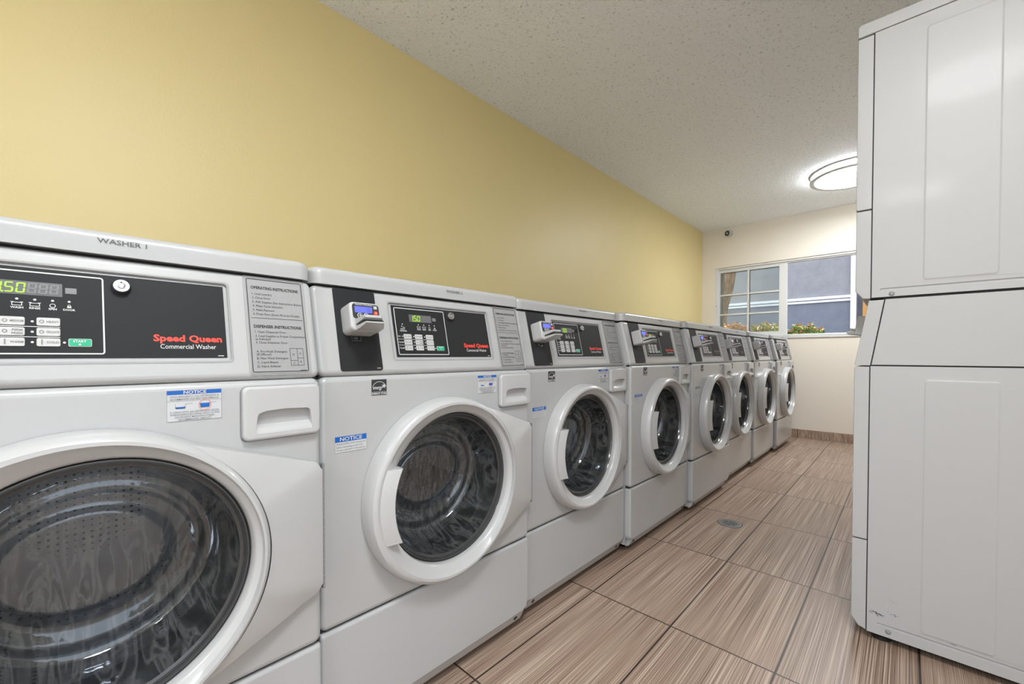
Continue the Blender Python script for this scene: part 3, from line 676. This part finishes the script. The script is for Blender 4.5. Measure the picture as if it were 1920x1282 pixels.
    for k in range(N+1):
        th = a_t-2*a_t*k/N; c_, s_ = math.cos(th), math.sin(th)
        # outline distance along this ray: hinge edge or tangent line
        r1 = hx/c_ if c_ > .05 else 9
        ta, tb = (RI*math.cos(a_t), RI*math.sin(a_t)), (hx, hz); nx, ny = (tb[1]-ta[1]), -(tb[0]-ta[0]); cc_ = nx*ta[0]+ny*ta[1]
        r2 = cc_/(nx*c_+ny*abs(s_)); ro = max(min(r1, r2 if r2 > 0 else 9), RI+.0002)
        q = min(1, (ro-RI)/.10); xo = .037-.021*q
        L0.append(FD(RI*c_, RI*s_, .040)); ri = max(ro-.005, RI); L1.append(FD(ri*c_, ri*s_, xo)); L2.append(FD((ro-.001)*c_, (ro-.001)*s_, xo-.0018)); L3.append(FD(ro*c_, ro*s_, .0008))
        if k in (0, N): L1[-1] = FD(ro*c_, ro*s_, xo); L2[-1] = L1[-1].copy()
    L25 = [a_*.5+b_*.5+Vector((.0, 0, 0)) for a_, b_ in zip(L2, L3)]
    dr.loops([L3, L25, L2, L1, L0], 0, False)
    do = dr.build('door', WHITE2, root, True, False, .55)
    m = MB(); m.box((.0005, .3398, DZ-.131), (.013, .3440, DZ+.131))
    for k in range(23): m.box((.0005, .3420, DZ-.128+k*.0112), (.014, .3446, DZ-.1245+k*.0112), 1)
    m.build('hinge', [GREYINK, SILVER], do, False)
    # handle: raised paddle over the left of the ring
    m = MB(); N = 14
    secs = []
    for k in range(N+1):
        z = -.085+.175*k/N
        yo = -.003-math.sqrt(max((DR-.010)**2-z*z, 0)); ym = -math.sqrt((DR-.030)**2-z*z); yi = -math.sqrt(.199**2-z*z)+.006+.010*(abs(z)/.088)**2*0
        secs.append([FD(yo, z, .040), FD(yo*.45+ym*.55, z, .0500), FD(ym*.5+yi*.5, z, .0545), FD(yi-.003, z, .0570), FD(yi, z, .0550), FD(yi+.001, z, .030), FD(yi, z, .012)])
    m.loops(secs, 0, False)
    for sct, rev in ((secs[0], False), (secs[-1], True)):
        base = [sct[0]+Vector((-.03, 0, 0))]+sct; m.add(base[::-1] if not rev else base, [tuple(range(len(base)))], 0)
    m.build('door_handle', WHITE2, do, True, False, .6)
    m = MB(); FG = Fr(FD(.009, 0, 0), FD.r, FD.u); m.lathe(FG, [(.2010, .010), (.1995, .013), (.1980, .010), (.1970, .0125), (.1950, .0125), (.1932, .008), (.1910, .009), (.1895, .004), (.1850, .002)], 80); m.build('glass_trim', TRIM, do)
    # bowl: deep glass, floor of the bowl slopes and carries a raised oval
    m = MB(); prof = [(.187, .004), (.1855, -.012), (.180, -.045), (.171, -.075), (.163, -.090), (.154, -.098), (.146, -.098), (.140, -.094), (.134, -.093), (.129, -.096), (.124, -.101), (.114, -.104), (.104, -.104), (.096, -.101), (.091, -.094), (.087, -.089), (.083, -.088), (.076, -.089), (.050, -.090), (.025, -.091), (.0005, -.091)]
    L = []
    for rr, dd in prof:
        lp = []; q_ = max(0, min(1, (.15-rr)/.06))
        for i in range(96):
            th = 2*PI*i/96; y = .009+rr*math.cos(th)*(1+.16*q_)-.012*q_; z = rr*math.sin(th)*(1-.06*q_)+.016*q_; dp = dd*(1-.30*z/.18) if dd < 0 else dd
            lp.append(FD(y, z, dp))
        L.append(lp)
    m.loops(L); m.build('door_glass', BOWL, do, True, False, 1.2)
    # tub gasket and drum
    m = MB(); m.lathe(FD, [(.206, -.006), (.202, -.020), (.205, -.040), (.196, -.055), (.200, -.075), (.192, -.095), (.196, -.12)], 64); m.build('tub_gasket', RUBBER, root)
    m = MB(); m.lathe(FD, [(.196, -.12), (.200, -.125), (.262, -.135), (.268, -.15), (.268, -.50), (.25, -.53), (.06, -.545), (.0005, -.545)], 64); dm = m.build('drum', DRUM, root, True, False)
    for k in range(3):
        a = math.radians(215+120*k); c_, s_ = math.cos(a), math.sin(a); fr = Fr(FD(.268*c_, .268*s_, -.16), (0, -s_, c_), (-1, 0, 0))
        k_ = MB(); prof = [(-.045, 0), (-.03, .035), (-.012, .062), (0, .068), (.012, .062), (.03, .035), (.045, 0)]
        # triangular lifter running front to back
        inn = Vector((0, -c_, -s_))
        rows_ = []
        for q in (0, .03, .30, .34):
            sc_ = 0.15 if q in (0, .34) else 1.0
            rows_.append([fr.o+Vector((-q, 0, 0))+Vector((0, -s_, c_))*u*(.6+.4*sc_)+inn*(w_*sc_) for u, w_ in prof])
        k_.loops(rows_, 0, False); k_.build('drum_baffle', GREYINK, dm)
    return root

def copy_tree(o, parent=None):
    c = o.copy(); col.objects.link(c)
    if parent: c.parent = parent
    for ch in o.children: copy_tree(ch, c)
    return c
def place(root, x, y, label, text):
    root.location = (x, y, 0); tag(root, label, 'washing machine', 'front-load washers in a row along the yellow wall')
    m = MB(); fr = Fr((-.0420, 0, 1.0935), (0, 1, 0), (-.16, 0, 1)); m.text(fr, text, .013 if text.endswith('1') else .030, 0, .0105, 0, width=.060, bold=.012, d=.0012)
    m.build('lid_lettering', LETTER, root, False)
WX = [-.022, -.042, -.062, -.034, -.010, -.041, -.026, .002]
WY = [-1.3655, -.675, .0175, .7070, 1.4020, 2.0980, 2.7950, 3.4980]
LB = ['nearest white washer cut by the left edge of the photo, lid lettered WASHER 1',
      'white washer lettered WASHER 2 with lit green price and blue card reader screen',
      'white washer third from the left, lit price display, between WASHER 2 and fourth machine',
      'white washer fourth from the left, last with red lettering on its panel',
      'white washer fifth from the left, its front standing forward of the sixth',
      'white washer sixth from the left, just beyond the forward-standing fifth machine',
      'white washer seventh from the left, next to last in the row',
      'white washer at the far end of the row, nearest the window wall']
w1 = make_washer(True, True); place(w1, WX[0], WY[0], LB[0], 'WASHER 1')
w2 = make_washer(True, False); clones = [copy_tree(w2) for _ in range(2)]
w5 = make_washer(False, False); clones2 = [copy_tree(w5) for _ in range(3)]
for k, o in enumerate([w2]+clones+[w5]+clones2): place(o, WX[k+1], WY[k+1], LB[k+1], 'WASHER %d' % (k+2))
# glare on the far reader screens, painted as a paler glow
def recolour(root, nm, mat):
    for ch in root.children_recursive:
        if ch.name.split('.')[0] == nm:
            ch.material_slots[0].link = 'OBJECT'; ch.material_slots[0].material = mat
for o in clones2: recolour(o, 'screen', LCDW)

# ------------------------------------------------------------------ stacked dryer (side view)
DX, DY = .749, .375
dy = empty('stacked_dryer', (DX, DY, 0), 0, 'tall white stacked dryer with scuffed side panel at the right edge', 'dryer')
DWd, DD = .685, .70                                    # width along y, depth along x
FS = Fr((0, 0, 0), (1, 0, 0), (0, 0, 1))               # side facing the camera, normal -y
FFr = Fr((0, 0, 0), (0, -1, 0), (0, 0, 1))             # front facing the washers, normal -x
def side_extrude(mb, prof, y0=0, y1=DWd, bev=.003, mt=0):
    "closed x-z outline carried along y with softened ends"
    def ins(i):
        n = len(prof); cx = sum(p[0] for p in prof)/n; cz = sum(p[1] for p in prof)/n; out = []
        for k in range(n):
            p0, p1, p2 = Vector(prof[k-1]), Vector(prof[k]), Vector(prof[(k+1) % n]); e1 = (p1-p0).normalized(); e2 = (p2-p1).normalized()
            n1 = Vector((-e1.y, e1.x)); n2 = Vector((-e2.y, e2.x)); b = (n1+n2); b = b/max(b.length_squared, .3)*2*.5
            out.append((p1.x+b.x*i, p1.y+b.y*i))
        return out
    L = []
    for k in range(4):
        a = PI/2*k/3; L.append([(x, y0+bev*(1-math.sin(a)), z) for x, z in ins(bev*(1-math.cos(a)))][:])
    L = L[::-1]
    L2 = [[(x, y1-(q[0][1]-y0), z) for x, _, z in q] for q in L[::-1]]
    mb.loops(L+L2, mt, True, True, True)
def arc(cx, cz, r, a0, a1, n=4): return [(cx+r*math.cos(math.radians(a0+(a1-a0)*k/n)), cz+r*math.sin(math.radians(a0+(a1-a0)*k/n))) for k in range(n+1)]
# profiles are counter-clockwise in (x, z)
m = MB(); side_extrude(m, arc(.006, .064, .006, 180, 205, 2)+[(.0185, .034)]+[(.038, .028), (.038, .3175), (.005, .3175)]+arc(.005, .3125, .005, 90, 180, 3)[1:], bev=.004); m.build('lower_access_panel', DRYERW, dy)
m = MB(); side_extrude(m, [(.0, .325), (.005, .3215), (.038, .3215), (.038, .879), (.005, .879), (.0, .875)], bev=.004); m.build('lower_front_panel', DRYERW, dy)
m = MB(); side_extrude(m, [(.001, .886), (.004, .8825), (.0395, .8825), (.0710, 1.0905), (.035, 1.0905), (.033, 1.087)], bev=.003); m.build('lower_console', DRYERW, dy)
m = MB(); side_extrude(m, [(.0, 1.123), (.019, 1.097), (.038, 1.097), (.038, 1.3785), (.003, 1.3785), (.0, 1.375)], bev=.004); m.build('upper_access_panel', DRYERW, dy)
m = MB(); side_extrude(m, [(-.001, 1.386), (.003, 1.3825), (.038, 1.3825), (.038, 1.931), (-.001, 1.931)], bev=.004); m.build('upper_front_panel', DRYERW, dy)
m = MB(); side_extrude(m, [(-.002, 1.936), (DD+.0, 1.936), (DD, 1.976)]+arc(.009, 1.965, .011, 90, 180, 4), bev=.006); m.build('top_panel', DRYERW, dy)
m = MB(); m.box((.036, .006, .03), (DD-.004, DWd-.006, .883)); m.add([(.037, .006, .883), (DD-.004, .006, .883), (DD-.004, .006, 1.095), (.069, .006, 1.095), (.037, DWd-.006, .883), (DD-.004, DWd-.006, .883), (DD-.004, DWd-.006, 1.095), (.069, DWd-.006, 1.095)], [(0, 1, 2, 3), (7, 6, 5, 4), (0, 3, 7, 4)]); m.box((.036, .006, 1.095), (DD-.004, DWd-.006, 1.936)); m.build('cabinet_core', GAP, dy, False)
def side_panel(name, outline, emb, ledge, screws, parent, extra=None):
    for sgn in (1,):
        m = MB(); fr = Fr((0, .0, 0), (1, 0, 0), (0, 0, 1))
        x0, z0, x1, z1 = emb
        eo = rrect(x0, z0, x1, z1, .010, 4); ei = rrect(x0+.0035, z0+.0035, x1-.0035, z1-.0035, .008, 4); e2 = rrect(x0+.0065, z0+.0065, x1-.0065, z1-.0065, .006, 4)
        lo = rrect(ledge[0], ledge[1]-.004, ledge[2], ledge[1]+.004, .004, 3)
        m.face(fr, outline, holes=[eo, lo], d=0)
        m.loops([[fr(x, z, 0) for x, z in eo], [fr(x, z, .0022) for x, z in ei], [fr(x, z, .0026) for x, z in e2]], 0); m.face(fr, e2, d=.0026)
        # the ledge line: a soft step
        li = [(x, z-.0022) for x, z in rrect(ledge[0]+.002, ledge[1]-.001, ledge[2]-.002, ledge[1]+.003, .002, 3)]
        m.loops([[fr(x, z, 0) for x, z in lo], [fr(x, z, -.0030) for x, z in li]], 0); m.face(fr, li, d=-.0030)
        n = len(outline); m.loops([[fr(x, z, -.010) for x, z in outline], [fr(x, z, 0) for x, z in outline]], 0)
        if extra: extra(m, fr)
        o = m.build(name, [DRYERW, GREYINK, GAP], parent)
        for sx, sz in screws:
            k = MB(); k.lathe(Fr((sx, 0, sz), (1, 0, 0), (0, 0, 1)), [(.0062, 0), (.0058, .0014), (.0035, .0026), (0, .0030)], 16); k.lathe(Fr((sx, 0, sz), (1, 0, 0), (0, 0, 1)), [(.0074, .0003), (.0062, .0005)], 16, 1)
            k.build('screw', [SILVER, GREYINK], o)
def scuffs(m, fr):
    rnd = random.Random(3)
    def blot(x, z, w, h, n, mt):
        for k in range(n):
            cx = x+rnd.gauss(0, w); cz = z+rnd.gauss(0, h); s = rnd.uniform(.001, .0030); a = rnd.uniform(0, PI)
            P = [(cx+s*rnd.uniform(.4, 1.4)*math.cos(a+2*PI*i/6), cz+s*.5*rnd.uniform(.4, 1.3)*math.sin(a+2*PI*i/6)) for i in range(6)]
            m.face(fr, P, d=.0004, m=mt)
    def scratch(P, w, mt):
        w *= 1.6; top = [(x, z+w*(1 if 0 < i < len(P)-1 else .1)) for i, (x, z) in enumerate(P)]; bot = [(x, z-w*(1 if 0 < i < len(P)-1 else .1)) for i, (x, z) in enumerate(P)]
        m.loops([[fr(x, z, .0004) for x, z in top], [fr(x, z, .0004) for x, z in bot]], mt, False)
    blot(.063, .0945, .008, .0025, 22, 2); blot(.072, .0905, .004, .002, 12, 2); blot(.101, .106, .010, .003, 6, 1); blot(.109, .101, .002, .001, 4, 2)
    scratch([(.213, .0775), (.221, .076), (.230, .0745), (.240, .0725)], .0013, 2); scratch([(.247, .072), (.253, .0735)], .0005, 1)
    scratch([(.266, .100), (.276, .106), (.286, .116), (.293, .128)], .0004, 1); scratch([(.292, .123), (.296, .131), (.2975, .139)], .0009, 1); scratch([(.297, .140), (.298, .147), (.2965, .152)], .0004, 1)
    scratch([(.225, .31), (.235, .3085), (.245, .308)], .0005, 1); scratch([(.246, .307), (.266, .302)], .0002, 1)
    scratch([(.18, .175), (.20, .168), (.215, .165)], .0003, 1); scratch([(.10, .60), (.12, .598)], .0003, 1)
    scratch([(.085, .150), (.10, .144), (.115, .139)], .0003, 1)
side_panel('lower_side_panel', [(.0405, .026), (DD, .026), (DD, .881), (.0405, .881)], (.162, .073, .316, .844), (.064, .060, DD-.03), ((.092, .044), (.44, .044)), dy, scuffs)
m = MB(); side_extrude(m, [(.0425, .885), (DD, .885), (DD, 1.0915), (.0740, 1.0915)], 0, .01, .002); m.build('side_panel', DRYERW, dy)
side_panel('upper_side_panel', [(.0405, 1.099), (DD, 1.099), (DD, 1.933), (.0405, 1.933)], (.155, 1.139, .309, 1.894), (.06, 1.1225, DD-.03), ((.088, 1.107),), dy)
m = MB(); m.box((.0405, DWd-.01, .03), (DD, DWd, .881)); m.box((.075, DWd-.01, .885), (DD, DWd, 1.0915)); m.box((.0405, DWd-.01, 1.099), (DD, DWd, 1.933)); m.build('far_side_panel', DRYERW, dy, False)
m = MB(); m.box((DD-.004, 0, .03), (DD, DWd, 1.933)); m.build('back_panel', DRYERW, dy, False)
for sx in (.075, .64):
    for sy in (.045, DWd-.045):
        m = MB(); m.lathe(Fr((sx, sy, 0), (1, 0, 0), (0, 1, 0)), [(.026, 0), (.026, .010), (.018, .017), (.008, .019), (.008, .032)], 20); m.build('foot', RUBBER, dy)
def dryer_door(zc):
    fr = Fr((0, DWd/2, zc), (0, -1, 0), (0, 0, 1)); d_ = MB(); d_.slab(fr, -.215, -.215, .215, .215, .0, .004, .05, .003); o = d_.build('dryer_door', DRYERW, dy)
    k = MB(); k.lathe(fr, [(.150, .004), (.150, .0048), (0, .0048)], 40); k.build('window_glass', TRIM, o)
    for zz in (-.148, .147):
        k = MB(); k.box((-.0055, .05, zc+zz-.029), (-.0005, .12, zc+zz+.029)); k.build('hinge', CHROMEL, o, False)
    k = MB(); k.slab(fr, -.205, -.03, -.19, .03, .004, .006, .004, .002); k.build('door_handle', WHITE2, o)
dryer_door(.63); dryer_door(1.66)
# card reader on the lower console, reaching out into the aisle
tl = math.atan2(.034, .212); FK = Fr((.001, 0, .883), (0, -1, 0), (math.sin(tl), 0, math.cos(tl)))
m = MB(); m.slab(FK, -.20, .101, -.12, .168, 0, .028, .004, .003); m.slab(FK, -.19, .101, -.14, .114, .024, .050, .002, .002); m.slab(FK, -.19, .116, -.14, .123, .024, .045, .002, .002)
ro = m.build('card_reader', STEEL2, dy); m = MB(); m.slab(FK, -.192, .133, -.135, .162, .0235, .0248, .002); m.build('screen', INK, ro, False)
m = MB(); m.slab(FK, -.64, .03, -.24, .18, 0, .001, .004); m.build('control_panel', DARK, dy, False)
